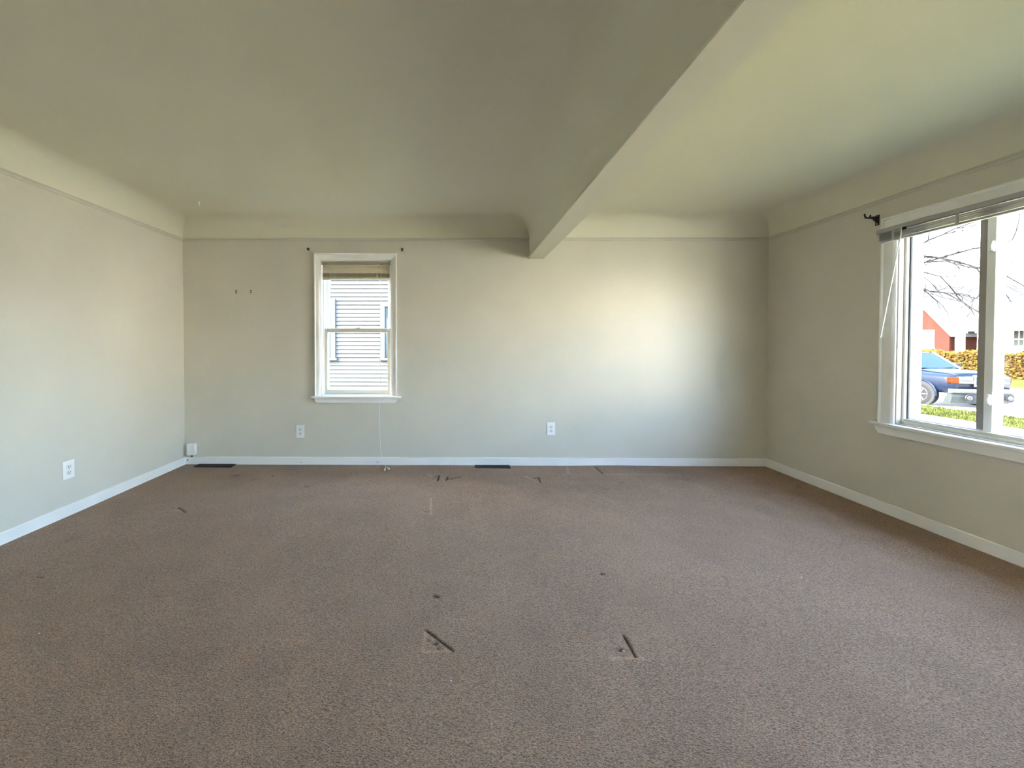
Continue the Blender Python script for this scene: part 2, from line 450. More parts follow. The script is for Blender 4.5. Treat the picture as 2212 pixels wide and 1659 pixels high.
A = [(a0, D, zt), (a0 + 0.004, D, zb_ + 0.02), (a0 + 0.022, D, zb_), (a1 - 0.022, D, zb_), (a1 - 0.004, D, zb_ + 0.02), (a1, D, zt)]
ap.sweep(A, [(x, y - 0.018, z) for x, y, z in A]).build('apron', M_trim, w1, bevel=0.002)
JT = 0.010
def frame_boxes(mb, x0, x1, z0, z1, wl_, wr_, wb_, wt_, y0, y1):
    mb.box((x0, y0, z0), (x0 + wl_, y1, z1)); mb.box((x1 - wr_, y0, z0), (x1, y1, z1))
    mb.box((x0 + wl_, y0, z0), (x1 - wr_, y1, z0 + wb_)); mb.box((x0 + wl_, y0, z1 - wt_), (x1 - wr_, y1, z1)); return mb
jm = frame_boxes(MB(), O1x0, O1x1, O1zb, O1zt, JT, JT, 0.008, JT, D + 0.001, D + TH + 0.02)
jm.build('jamb', M_vinyl, w1)
# stops / tracks
for s, xe in ((1, O1x0 + JT), (-1, O1x1 - JT)):
    for k, y0 in enumerate((D + 0.040, D + 0.084, D + 0.128)):
        box((xe, y0, O1zb + 0.008), (xe + s * 0.014, y0 + 0.008, O1zt - JT)).build('track', M_vinyl, w1)
    box((xe, D + 0.093, O1zb + 0.35), (xe + s * 0.004, D + 0.120, O1zt - JT)).build('balance_channel', M_sash, w1)
def sash(name, x0, x1, z0, z1, st, rb_, rt_, y0, y1, mtl):
    ob = frame_boxes(MB(), x0, x1, z0, z1, st, st, rb_, rt_, y0, y1).build(name, mtl, w1, bevel=0.003)
    ym = (y0 + y1) / 2
    box((x0 + st - 0.004, ym - 0.002, z0 + rb_ - 0.004), (x1 - st + 0.004, ym + 0.002, z1 - rt_ + 0.004)).build('pane', M_glass, ob)
    return ob
mr = atY(770, 709.5, D + 0.05).z
sx0, sx1 = O1x0 + JT + 0.003, O1x1 - JT - 0.003
ls = sash('lower_sash', sx0, sx1, O1zb + 0.010, mr, 0.034, 0.042, 0.036, D + 0.050, D + 0.082, M_sash)
us = sash('upper_sash', sx0, sx1, mr - 0.036, O1zt - JT, 0.036, 0.034, 0.036, D + 0.094, D + 0.124, M_vinyl)
lk = MB(); xm = (sx0 + sx1) / 2
lk.box((xm - 0.022, D + 0.055, mr), (xm + 0.022, D + 0.078, mr + 0.006)); lk.lathe([(0.009, 0), (0.009, 0.008), (0.004, 0.010)], (xm, D + 0.067, mr + 0.006), 'Z', 12)
lk.box((xm - 0.004, D + 0.048, mr + 0.008), (xm + 0.022, D + 0.066, mr + 0.013)); lk.build('sash_lock', M_sash, ls)

# ---------------------------------------------------------------- blind 1
bl1 = root('window_blind', (xm, D + 0.02, O1zt - 0.03), 'cream venetian blind drawn up at the top of the narrow window', 'blind')
bx0, bx1 = O1x0 + JT + 0.004, O1x1 - JT - 0.004
hz1 = O1zt - 0.013; hz0 = hz1 - 0.027
hd = MB(); hd.box((bx0, D + 0.006, hz0), (bx1, D + 0.008, hz1)); hd.box((bx0, D + 0.006, hz0), (bx1, D + 0.036, hz0 + 0.002)); hd.box((bx0, D + 0.034, hz0), (bx1, D + 0.036, hz1))
hd.build('headrail', M_slat, bl1)
for x, s in ((bx0 - 0.003, 1), (bx1 + 0.003, -1)):
    box((x, D + 0.004, hz0 - 0.002), (x + s * 0.020, D + 0.038, hz1 + 0.002)).build('mounting_bracket', M_slat, bl1, bevel=0.001)
def slat_mesh(length, w=0.025, crown=0.003, t=0.0008, axis='X', seg=4):
    mb = MB(); n = seg + 1
    top = [(-w / 2 + w * i / seg, crown * (1 - (2 * i / seg - 1) ** 2)) for i in range(n)]
    ring = [(a, b) for a, b in top] + [(a, b - t) for a, b in reversed(top)]
    f = (lambda l, a, b: (l, a, b)) if axis == 'X' else (lambda l, a, b: (a, l, b))
    return mb.sweep([f(-length / 2, a, b) for a, b in ring], [f(length / 2, a, b) for a, b in ring])
def slats(parent, pts, tilts, length, m, axis):
    first = None
    o0 = Vector(parent['_o'])
    for p, t in zip(pts, tilts):
        if first is None:
            ob = slat_mesh(length, axis=axis).build('slat', m, parent, origin=(0, 0, 0)); first = ob
        else:
            ob = share(first, 'slat', parent, (0, 0, 0))
        ob.location = Vector(p) - o0
        ob.rotation_euler = (t, 0, 0) if axis == 'X' else (0, t, 0)
zb1 = atY(770, 604, D + 0.02).z
pts = []; tl = []
zz = hz0 - 0.014
for k in range(4): pts.append((xm, D + 0.022, zz - k * 0.0185)); tl.append(1.2)
z_stack_top = zz - 3 * 0.0185 - 0.011
nst = 12
for k in range(nst):
    pts.append((xm + random.uniform(-.0015, .0015), D + 0.022 + random.uniform(-.0015, .0015), z_stack_top - (z_stack_top - zb1 - 0.016) * k / (nst - 1))); tl.append(random.uniform(-0.06, 0.1))
slats(bl1, pts, tl, bx1 - bx0 - 0.012, M_slat, 'X')
box((bx0 + 0.006, D + 0.010, zb1), (bx1 - 0.006, D + 0.034, zb1 + 0.011)).build('bottom_rail', M_slat, bl1, bevel=0.003)
for px in (724, 770, 815):
    x = atY(px, 590, D + 0.02).x
    mb = MB()
    for yy in (D + 0.0075, D + 0.0365): mb.tube([(x, yy, hz0), (x, yy, zb1 + 0.008)], 0.0009, 5)
    mb.build('ladder_cord', M_cord, bl1)
    if px != 770:
        # gathered loops of ladder string in front of the stack
        lp = [(x + 0.007 * math.sin(2.1 * i), D + 0.004, z_stack_top - 0.004 - i * (z_stack_top - zb1 - 0.01) / 9) for i in range(10)]
        MB().tube(lp, 0.0014, 5).build('ladder_loop', M_cord, bl1)
wt, wb2 = atY(714, 569, D + 0.0), atY(713, 676, D + 0.0)
wd = MB().tube([(wt.x, D + 0.002, hz0 + 0.006), (wt.x, D + 0.000, hz0 - 0.010), (wb2.x, D - 0.002, wb2.z + 0.01)], 0.003, 8).build('tilt_wand', mat('clear_acrylic', (0.70, 0.68, 0.60), 0.2), bl1)
MB().lathe([(0.003, 0.012), (0.0045, 0.008), (0.0045, 0), (0.002, -0.003)], (wb2.x, D - 0.002, wb2.z), 'Z', 10).build('wand_tip', M_cord, wd)
box((atY(824, 569, D).x - 0.009, D + 0.003, hz0 - 0.002), (atY(824, 569, D).x + 0.009, D + 0.007, hz0 + 0.004)).build('cord_lock', M_slot, bl1)
cpts = []
for px, py, yy in ((824, 571, D + 0.002), (822.5, 640, D - 0.004), (822, 720, D - 0.012), (821.5, 800, D - 0.030), (821, 850, D - 0.053), (820, 880, D - 0.056), (820.5, 910, D - 0.05), (821, 945, D - 0.045),
                   (822, 970, D - 0.04), (824, 984, D - 0.035), (826, 992, D - 0.03)):
    cpts.append(atY(px, py, yy))
e0 = atZ(833, 1008, 0.006); cpts += [Vector((cpts[-1].x + 0.01, D - 0.035, 0.02)), e0]
cd = MB().tube(cpts, 0.0016, 6).build('pull_cord', M_cord, bl1)
for (ax_, ay_), (bx_, by_) in (((833, 1008), (831, 1015.5)), ((833, 1008), (841, 1013))):
    a, b = atZ(ax_, ay_, 0.008), atZ(bx_, by_, 0.010)
    d = (b - a)
    MB().tube([a, a + d * 0.45, a + d * 0.5, a + d * 0.9, b], [0.0016, 0.0016, 0.005, 0.008, 0.006], 10).build('cord_tassel', M_cord, cd, smooth=False)

# ================================================================ WINDOW 2 (right wall)
w2 = root('window_2', (XR, (W2y0 + W2y1) / 2, O2zb), 'wide white sliding window in the right wall', kind='structure')
NX = (-1, 0, 0)
cas(w2, (XR, W2y1, O2zb), (XR, W2y1, W2zt), (0, -1, 0), NX, CW2, 0, 1)
cas(w2, (XR, W2y0, O2zb), (XR, W2y0, W2zt), (0, 1, 0), NX, CW2, 0, 1)
cas(w2, (XR, W2y1, W2zt), (XR, W2y0, W2zt), (0, 0, -1), NX, CW2, 1, 1)
box((XR - 0.048, W2y0 - 0.035, O2zb - 0.020), (XR + 0.030, W2y1 + 0.045, O2zb)).build('stool', M_trim, w2, bevel=0.005)
ap = MB(); zt, zb_ = O2zb - 0.020, O2zb - 0.078
A = [(XR, W2y1 + 0.030, zt), (XR, W2y1 + 0.024, zb_ + 0.03), (XR, W2y1 + 0.004, zb_), (XR, W2y0 - 0.002, zb_), (XR, W2y0 - 0.02, zb_ + 0.03), (XR, W2y0 - 0.024, zt)]
ap.sweep(A, [(x - 0.02, y, z) for x, y, z in A]).build('apron', M_trim, w2, bevel=0.003)
# liner, vinyl frame
def frameY(mb, y0, y1, z0, z1, w0, w1_, wb_, wt_, x0, x1):
    mb.box((x0, y0, z0), (x1, y0 + w0, z1)); mb.box((x0, y1 - w1_, z0), (x1, y1, z1))
    mb.box((x0, y0 + w0, z0), (x1, y1 - w1_, z0 + wb_)); mb.box((x0, y0 + w0, z1 - wt_), (x1, y1 - w1_, z1)); return mb
frameY(MB(), O2y0, O2y1, O2zb, O2zt, 0.006, 0.006, 0.006, 0.006, XR + 0.001, XR + 0.035).build('jamb', mat('tan_jamb_paint', (0.50, 0.46, 0.38), 0.5), w2)
frameY(MB(), O2y0 + 0.004, O2y1 - 0.004, O2zb + 0.004, O2zt - 0.004, 0.014, 0.014, 0.020, 0.014, XR + 0.035, XR + 0.088).build('vinyl_frame', M_vinyl, w2, bevel=0.002)
frameY(MB(), O2y0 + 0.001, O2y1 - 0.001, O2zb + 0.001, O2zt - 0.001, 0.026, 0.026, 0.024, 0.026, XR + 0.088, XR + THX).build('outer_frame', mat('grey_blue_storm_frame', (0.050, 0.064, 0.070), 0.5), w2)
for y in (O2y1 - 0.020, O2y0 + 0.018):
    box((XR + 0.052, y, O2zb + 0.02), (XR + 0.058, y + 0.003, O2zt - 0.02)).build('weatherstrip', M_gasket, w2)
# sill step of the slider track
box((XR + 0.037, O2y0 + 0.018, O2zb + 0.024), (XR + 0.050, O2y1 - 0.018, O2zb + 0.040)).build('sill_track', M_sash, w2, bevel=0.002)
SX0, SX1 = XR + 0.058, XR + 0.086
yA = atX(2114, 700, SX0 + 0.01).y; yB = atX(2128, 700, SX0).y; yC = atX(2148, 700, SX0).y; yD = atX(2163, 700, XR + 0.095).y
vent_y0 = yC
def sash2(name, y0, y1, z0, z1, s0, s1, rb_, rt_, x0, x1, mtl):
    ob = frameY(MB(), y0, y1, z0, z1, s0, s1, rb_, rt_, x0, x1).build(name, mtl, w2, bevel=0.003)
    xm_ = (x0 + x1) / 2
    box((xm_ - 0.002, y0 + s0 - 0.004, z0 + rb_ - 0.004), (xm_ + 0.002, y1 - s1 + 0.004, z1 - rt_ + 0.004)).build('pane', M_glass, ob)
    return ob
z0s, z1s = O2zb + 0.024, O2zt - 0.018
s_far = sash2('vent_sash', vent_y0, O2y1 - 0.019, z0s, z1s, yB - yC, 0.012, 0.022, 0.034, SX0, SX1, M_vinyl)
s_near = sash2('vent_sash', O2y0 + 0.019, O2y0 + 0.019 + (O2y1 - 0.019 - vent_y0), z0s, z1s, 0.012, 0.044, 0.022, 0.034, SX0, SX1, M_vinyl)
cy0, cy1 = O2y0 + 0.019 + (O2y1 - 0.019 - vent_y0) - 0.02, vent_y0 + 0.012
s_mid = sash2('fixed_sash', cy0, cy1, z0s, z1s, 0.044, cy1 - yD, 0.018, 0.034, XR + 0.092, XR + 0.118, M_sash)
for y in (yB,):
    box((SX0 + 0.008, y, z0s + 0.022), (SX1 - 0.004, yA, z1s - 0.034)).build('edge_shade_strip', mat('edge_shade_grey', (0.30, 0.285, 0.26), 0.7), s_far)  # grey strip: shading beside the stile put in as colour
for px, py in ((2152, 530), (2141, 863)):
    p = atX(px, py, SX0)
    z = p.z
    l = MB()
    l.box((SX0 - 0.004, vent_y0 + 0.006, z - 0.030), (SX0 + 0.001, vent_y0 + 0.030, z + 0.028))
    lo = l.build('sash_latch', M_plate, s_far, bevel=0.002)
# lever bodies are sub-parts of the sash (third level), built beside their plates
for px, py in ((2152, 530), (2141, 863)):
    z = atX(px, py, SX0).z
    l = MB()
    l.tube([(SX0 - 0.010, vent_y0 + 0.012, z - 0.024), (SX0 - 0.014, vent_y0 + 0.012, z), (SX0 - 0.016, vent_y0 + 0.004, z + 0.026)], [0.006, 0.007, 0.005], 8)
    l.box((SX0 - 0.012, vent_y0 + 0.004, z - 0.030), (SX0, vent_y0 + 0.024, z - 0.018))
    l.build('latch_lever', M_plate, s_far)

# unseen windows added behind the viewer to fill the room with daylight
w3 = root('fill_window_3', (XR, (O3y0 + O3y1) / 2, O2zb), 'unseen street-side window behind the viewer, added for fill light', kind='structure')
cas(w3, (XR, O3y1 + CW2, O2zb), (XR, O3y1 + CW2, W2zt), (0, -1, 0), NX, CW2, 0, 1)
cas(w3, (XR, O3y0 - CW2, O2zb), (XR, O3y0 - CW2, W2zt), (0, 1, 0), NX, CW2, 0, 1)
cas(w3, (XR, O3y1 + CW2, W2zt), (XR, O3y0 - CW2, W2zt), (0, 0, -1), NX, CW2, 1, 1)
box((XR - 0.048, O3y0 - 0.12, O2zb - 0.020), (XR + 0.030, O3y1 + 0.12, O2zb)).build('stool', M_trim, w3)
fr3 = frameY(MB(), O3y0, O3y1, O2zb, O2zt, 0.05, 0.05, 0.05, 0.05, XR + 0.05, XR + 0.10).box((XR + 0.05, (O3y0 + O3y1) / 2 - 0.03, O2zb), (XR + 0.10, (O3y0 + O3y1) / 2 + 0.03, O2zt)).build('frame', M_vinyl, w3)
box((XR + 0.07, O3y0 + 0.04, O2zb + 0.04), (XR + 0.074, O3y1 - 0.04, O2zt - 0.04)).build('pane', M_glass, w3)
w4 = root('fill_window_4', ((O4x0 + O4x1) / 2, YF, O2zb), 'unseen rear window behind the viewer, added for fill light', kind='structure')
PY = (0, 1, 0)
cas(w4, (O4x0 - CW2, YF, O2zb), (O4x0 - CW2, YF, W2zt), (1, 0, 0), PY, CW2, 0, 1)
cas(w4, (O4x1 + CW2, YF, O2zb), (O4x1 + CW2, YF, W2zt), (-1, 0, 0), PY, CW2, 0, 1)
cas(w4, (O4x0 - CW2, YF, W2zt), (O4x1 + CW2, YF, W2zt), (0, 0, -1), PY, CW2, 1, 1)
box((O4x0 - 0.12, YF - 0.03, O2zb - 0.020), (O4x1 + 0.12, YF + 0.048, O2zb)).build('stool', M_trim, w4)
frame_boxes(MB(), O4x0, O4x1, O2zb, O2zt, 0.05, 0.05, 0.05, 0.05, YF - 0.13, YF - 0.08).box(((O4x0 + O4x1) / 2 - 0.03, YF - 0.13, O2zb), ((O4x0 + O4x1) / 2 + 0.03, YF - 0.08, O2zt)).build('frame', M_vinyl, w4)
box((O4x0 + 0.04, YF - 0.106, O2zb + 0.04), (O4x1 - 0.04, YF - 0.102, O2zt - 0.04)).build('pane', M_glass, w4)

# ---------------------------------------------------------------- blind 2
BXf = XR - 0.033                                             # face of the casing
by1, by0 = W2y1 - 0.004, W2y0 + 0.004
ymid = (by0 + by1) / 2
bl2 = root('window_blind', (BXf - 0.02, ymid, W2zt - 0.06), 'grey-white venetian blind bunched along the top of the wide window', 'blind')
h1 = atX(1916, 492, BXf - 0.03).z; h0 = h1 - 0.030
hd = MB(); hd.box((BXf - 0.034, by0, h0), (BXf - 0.031, by1, h1)); hd.box((BXf - 0.034, by0, h0), (BXf, by1, h0 + 0.002)); hd.box((BXf - 0.003, by0, h0), (BXf, by1, h1)); hd.box((BXf - 0.034, by0, h1 - 0.002), (BXf, by1, h1))
hd.build('headrail', M_slat2, bl2)
zb2 = atX(1917, 523, BXf - 0.02).z
pts, tl = [], []
n2 = 15
for k in range(n2):
    pts.append((BXf - 0.017 + random.uniform(-.002, .002), ymid + random.uniform(-.002, .002), h0 - 0.006 - (h0 - 0.006 - zb2 - 0.018) * k / (n2 - 1))); tl.append(random.uniform(-0.08, 0.08))
slats(bl2, pts, tl, by1 - by0 - 0.01, M_slat2, 'Y')
box((BXf - 0.030, by0 + 0.004, zb2), (BXf - 0.005, by1 - 0.004, zb2 + 0.012)).build('bottom_rail', M_slat2, bl2, bevel=0.003)
for y in (by1 - 0.10, by1 - 0.42, ymid, by0 + 0.42, by0 + 0.1):
    mb = MB(); mb.box((BXf - 0.0325, y - 0.008, zb2 - 0.002), (BXf - 0.0312, y + 0.008, h0)); mb.build('ladder_tape', M_slat2, bl2)
wt = atX(1947, 497, BXf - 0.040); wb3 = atX(1902, 729, BXf - 0.045)
wm = MB().tube([(BXf - 0.034, wt.y, h0 + 0.010), (BXf - 0.040, wt.y, h0 - 0.004), wt + Vector((0, 0, -0.02)), wb3], [0.002, 0.002, 0.0042, 0.0042], 6).build('tilt_wand', M_cord, bl2)
box((BXf - 0.040, wt.y - 0.022, h0 - 0.012), (BXf - 0.033, wt.y - 0.004, h0 + 0.004)).build('cord_lock', M_slot, bl2)

# ---------------------------------------------------------------- curtain rod brackets
def rod_bracket():
    p = atX(1896, 472, XR)
    r = root('curtain_rod_bracket', (XR, p.y, p.z), 'black curtain rod bracket on the right wall above the wide window', 'bracket')
    y, z = p.y, p.z
    box((XR - 0.005, y - 0.013, z - 0.048), (XR, y + 0.013, z + 0.024)).build('wall_plate', M_black, r, bevel=0.003)
    m = MB()
    m.tube([(XR - 0.004, y, z - 0.020), (XR - 0.020, y, z - 0.008), (XR - 0.034, y, z + 0.003), (XR - 0.060, y, z + 0.004), (XR - 0.086, y, z + 0.004)], [0.010, 0.009, 0.007, 0.006, 0.005], 8)
    m.tube([(XR - 0.004, y, z + 0.008), (XR - 0.05, y, z + 0.006)], 0.008, 8)
    m.build('arm', M_black, r)
    cup = MB(); pts = [(XR - 0.070 + 0.020 * math.cos(a), y, z + 0.024 + 0.020 * math.sin(a)) for a in [math.radians(t) for t in range(160, 361, 25)]]
    cup.tube(pts, 0.005, 6).build('rod_cup', M_black, r)
    for dz in (0.014, -0.038):
        MB().lathe([(0.001, -0.0075), (0.0045, -0.0065), (0.0045, -0.004)], (XR, y, z + dz), 'X', 10).build('screw', M_steel, r)
rod_bracket()
def small_hook(px, py, label):
    p = atY(px, py, D)
    r = root('curtain_rod_hook', (p.x, D, p.z), label, 'hook', 'curtain rod hooks over the narrow window')
    box((p.x - 0.007, D - 0.002, p.z - 0.014), (p.x + 0.007, D, p.z + 0.014)).build('wall_plate', M_brass, r, bevel=0.0015)
    pts = [(p.x, D - 0.001, p.z + 0.005), (p.x, D - 0.02, p.z + 0.006), (p.x, D - 0.034, p.z + 0.001), (p.x, D - 0.038, p.z - 0.010), (p.x + 0.002, D - 0.030, p.z - 0.014)]
    MB().tube(pts, [0.006, 0.005, 0.0045, 0.004, 0.004], 8).build('hook_arm', M_brass, r, smooth=True)
    MB().lathe([(0.001, -0.0045), (0.003, -0.004), (0.003, -0.002)], (p.x, D, p.z - 0.010), 'Y', 10).build('screw', M_steel, r)
small_hook(667, 538.5, 'dark bronze hook above the left corner of the narrow window')
small_hook(869, 539.5, 'dark bronze hook above the right corner of the narrow window')
for k, (px, l) in enumerate(((510.3, 'pair of dark screw anchors in the back wall nearer the left corner'), (542.2, 'pair of dark screw anchors in the back wall nearer the narrow window'))):
    p = atY(px, 630, D)
    r = root('screw_anchor_pair', (p.x, D, p.z), l, 'wall anchor', 'screw anchors left in the back wall')
    for dz in (0.0085, -0.0085):
        a = MB().lathe([(0.0045, -0.0035), (0.0075, -0.0025), (0.0075, 0.004)], (p.x, D, p.z + dz), 'Y', 12).build('anchor', mat('dull_brass', (0.16, 0.12, 0.06), 0.5), r)
        MB().lathe([(0.0005, -0.0042), (0.0045, -0.0038), (0.0045, 0.002)], (p.x, D, p.z + dz), 'Y', 12).build('anchor_hole', M_slot, a)
# white hook under the ceiling near the left corner
hp = atZ(430.5, 441, ZC - 0.016)
hk = root('ceiling_hook', (hp.x, hp.y, ZC), 'tiny white painted hook on the ceiling near the left corner', 'hook')
MB().lathe([(0.009, 0), (0.009, -0.003), (0.004, -0.005)], (hp.x, hp.y, ZC), 'Z', 12).build('hook_base', M_trim, hk)
pts = [(hp.x, hp.y, ZC - 0.003), (hp.x - 0.002, hp.y, ZC - 0.014)] + [(hp.x + 0.008 - 0.010 * math.cos(a), hp.y, ZC - 0.020 - 0.010 * math.sin(a)) for a in [i * 0.5 for i in range(6)]]
MB().tube(pts, 0.0035, 8).build('hook_wire', M_trim, hk, smooth=True)

# ---------------------------------------------------------------- outlets
def outlet(center, axis, label):
    """axis 'Y': on the back wall facing -Y; axis 'X': on the left wall facing +X"""
    c = Vector(center)
    def T(u, h, z):
        return (c.x + u, c.y - h, c.z + z) if axis == 'Y' else (c.x + h, c.y + u, c.z + z)
    r = root('wall_outlet', tuple(c), label, 'outlet', 'white duplex wall outlets')
    box(T(-0.038, 0, -0.060), T(0.038, 0.006, 0.060)).build('cover_plate', M_plate, r, bevel=0.003)
    for s in (1, -1):
        mb = MB(); ring = []
        for k in range(20):
            a = 2 * math.pi * k / 20
            ring.append((0.017 * math.cos(a), max(-0.0135, min(0.0135, 0.017 * math.sin(a)))))
        A = [T(u, 0.005, z + s * 0.0195) for u, z in ring]; B = [T(u, 0.0085, z + s * 0.0195) for u, z in ring]
        sk = mb.sweep(A, B).build('socket', mat('ivory_plastic', (0.74, 0.73, 0.68), 0.35), r)
        for u, hh in ((-0.0065, 0.0045), (0.0065, 0.0038)):
            box(T(u - 0.0014, 0.007, s * 0.0195 + 0.003 - hh), T(u + 0.0014, 0.0092, s * 0.0195 + 0.003 + hh)).build('slot', M_slot, sk)
        box(T(-0.0026, 0.007, s * 0.0195 - 0.0095), T(0.0026, 0.0092, s * 0.0195 - 0.0050)).build('ground_hole', M_slot, sk)
    sc = MB()
    sc.sweep([T(0.003 * math.cos(a), 0.005, 0.003 * math.sin(a)) for a in [i * math.pi / 5 for i in range(10)]], [T(0.003 * math.cos(a), 0.0072, 0.003 * math.sin(a)) for a in [i * math.pi / 5 for i in range(10)]])
    sc.build('screw', M_steel, r)
p = atY(649, 932, D); outlet((p.x, D, p.z), 'Y', 'white duplex outlet on the back wall under the narrow window')
p = atY(1190, 926, D); outlet((p.x, D, p.z), 'Y', 'white duplex outlet on the back wall below the beam end')
p = atX(147, 1014.5, XL); outlet((XL, p.y, p.z), 'X', 'white duplex outlet low on the left wall')

# blank junction box in the left corner
pa, pb = atY(403.5, 959, D - 0.035), atY(420, 983.5, D - 0.035)
jb = root('junction_box', ((pa.x + pb.x) / 2, D, pb.z), 'blank white cable box low in the left corner above the baseboard', 'cable box')
box((pa.x, D - 0.030, pb.z), (pb.x, D, pa.z)).build('box_body', M_plate, jb, bevel=0.003)
box((pa.x - 0.001, D - 0.037, pb.z - 0.001), (pb.x + 0.001, D - 0.030, pa.z + 0.001)).build('cover', M_plate, jb, bevel=0.002)
MB().tube([((pa.x + pb.x) / 2, D - 0.02, pb.z + 0.004), ((pa.x + pb.x) / 2 + 0.002, D - 0.020, BH + 0.001)], 0.007, 8).build('cable_stub', M_black, jb)

# ---------------------------------------------------------------- floor registers
def register(px0, px1, pyn, pyf, label):
    a, b = atZ(px0, pyn, 0), atZ(px1, pyn, 0); yf = min(atZ((px0 + px1) / 2, pyf, 0).y, D - BD - 0.004)
    x0, x1, y0, y1 = a.x, b.x, a.y, yf
    r = root('floor_register', ((x0 + x1) / 2, (y0 + y1) / 2, 0), label, 'vent', 'floor registers along the back wall')
    mb = MB(); t = 0.010
    mb.box((x0, y0, -0.003), (x1, y0 + t, 0.008)); mb.box((x0, y1 - t, -0.003), (x1, y1, 0.008)); mb.box((x0, y0 + t, -0.003), (x0 + t, y1 - t, 0.008)); mb.box((x1 - t, y0 + t, -0.003), (x1, y1 - t, 0.008))
    mb.build('frame', M_vent, r, bevel=0.002)
    box((x0 + t, y0 + t, -0.004), (x1 - t, y1 - t, 0.0035)).build('duct_opening', M_slot, r)
    n = max(6, int((x1 - x0) / 0.018)); first = None
    for k in range(n):
        x = x0 + t + (x1 - x0 - 2 * t) * (k + 0.5) / n
        if first is None:
            first = box((-0.0015, y0 + t, 0.003), (0.0015, y1 - t, 0.007)).build('louver', M_vent, r, origin=(0, (y0 + y1) / 2, 0)); first.location = (x - r.location.x, 0, 0)
        else:
            share(first, 'louver', r, (x - r.location.x, 0, 0))
    box(((x0 + x1) / 2 + 0.06, y0 + t + 0.004, 0.0035), ((x0 + x1) / 2 + 0.066, y0 + t + 0.016, 0.011)).build('damper_lever', M_vent, r)
register(418, 500, 1009, 1002.5, 'dark floor register by the left corner under the cable box')
register(1026, 1103, 1011.5, 1006, 'dark floor register at the middle of the back wall')
for px, py, l in ((84, 1369, 'white lint speck on the carpet at the lower left'), (1731, 1248, 'white lint speck on the carpet toward the right wall'), (1347, 1407, 'white lint speck inside the right triangular carpet dent'),
                  (974, 1471, 'white lint speck on the carpet below the left triangular dent')):
    p = atZ(px, py, 0.004)
    MB().tube([p + Vector((-0.005, 0.001, 0)), p + Vector((0, 0, 0.002)), p + Vector((0.005, -0.001, 0.0))], [0.0008, 0.0022, 0.0006], 6).build('lint_speck', M_lint, origin=tuple(p))
    tag(bpy.context.scene.objects[-1] if False else C.objects[-1], l, 'lint', 'lint specks on the carpet')

# ================================================================ OUTSIDE
G1 = -0.86
M_straw = mat('straw_bounce_lawn', (0.20, 0.19, 0.10), 0.9, spec=0.0, noise=0.3, nscale=1.2, bump=0.8, bscale=30, bdist=0.05, detail=8)  # unseen near lawn, straw tone chosen to bounce warm light upward
M_grass = mat('lawn_grass', (0.020, 0.024, 0.007), 0.9, spec=0.0, noise=0.45, nscale=1.6, bump=0.8, bscale=30, bdist=0.05, detail=8)
M_conc = mat('pale_concrete', (0.58, 0.55, 0.48), 0.9, spec=0.0, noise=0.1, nscale=2)
M_asph = mat('worn_asphalt', (0.36, 0.355, 0.345), 0.9, spec=0.0, noise=0.1, nscale=1)
YO0, YO1 = -260, 160
struct(box((XR + TH, YO0, G1 - 0.2), (11.8, YO1, G1)).build('lawn', M_straw), 'front lawn outside the wide window')
struct(box((XL - 12, D + TH, G1 - 0.2), (XR + TH, 30, G1)).build('side_yard', M_grass), 'grass strip between the house and its neighbour')
struct(box((XL - 60, YO0, G1 - 0.2), (XR + TH, YF - TH, G1)).build('back_yard', M_grass), 'grass behind the house')
struct(box((11.8, YO0, G1 - 0.2), (13.4, YO1, G1 + 0.005)).build('sidewalk', M_conc), 'pale concrete sidewalk across the lawn')
struct(box((XR + TH, -9.5, G1), (11.8, -3.6, G1 + 0.012)).build('bounce_slab', M_conc), 'unseen pale concrete slab beside the front lawn, added to bounce sunlight')  # unseen slab added to bounce sunlight up into the room
struct(box((13.4, YO0, G1 - 0.25), (15.7, YO1, G1 - 0.03)).build('parkway', M_grass), 'grass strip between the sidewalk and the street')
struct(box((15.7, YO0, -1.2), (15.85, YO1, G1 - 0.02)).build('curb', M_conc), 'concrete curb beside the parked car')
struct(box((15.85, YO0, -1.2), (27.5, YO1, -1.0)).build('street', M_asph), 'sunlit street')
struct(box((27.5, YO0, -1.2), (300, YO1, -0.9)).build('far_lawn', M_grass), 'lawn across the street')
# grass tufts on the strip by the curb
def grass_tufts(name, x0, x1, y0, y1, z, n, label):
    rng = random.Random(5); mb = MB()
    for i in range(n):
        x, y = rng.uniform(x0, x1), rng.uniform(y0, y1); h = rng.uniform(0.03, 0.10); a = rng.uniform(0, 3.14); w = 0.012
        dx, dy = math.cos(a) * w, math.sin(a) * w; lx, ly = rng.uniform(-.04, .04), rng.uniform(-.04, .04)
        mb.add([(x - dx, y - dy, z), (x + dx, y + dy, z), (x + lx, y + ly, z + h)], [(0, 1, 2)])
    o = mb.build(name, M_grass)
    return tag(o, label, 'grass', None, 'stuff')
grass_tufts('grass_blades', 13.4, 15.7, 7, 17, G1 - 0.03, 9000, 'short grass blades on the strip beside the curb')

# our roof, unseen, put in to cast the house shadow on the ground
rf = MB()
ex0, ex1, ey0, ey1 = XL - TH - 0.4, XR + TH + 0.35, YF - TH - 0.35, D + TH + 0.3
zr0, zr1, xm_ = ZTOP + 0.02, ZTOP + 1.9, (XL + XR) / 2
rf.sweep([(ex0, ey0, zr0), (ex1, ey0, zr0), (xm_, ey0, zr1)], [(ex0, ey1, zr0), (ex1, ey1, zr0), (xm_, ey1, zr1)])
struct(rf.build('roof', mat('grey_shingle', (0.2, 0.2, 0.2), 0.9)), 'unseen shingled roof over the room, added for the house shadow')
fd = MB(); fd.box((XL - TH, YF - TH, -1.0), (XR + TH, D + TH, -0.26))
struct(fd.build('foundation', M_conc), 'house foundation below the floor')

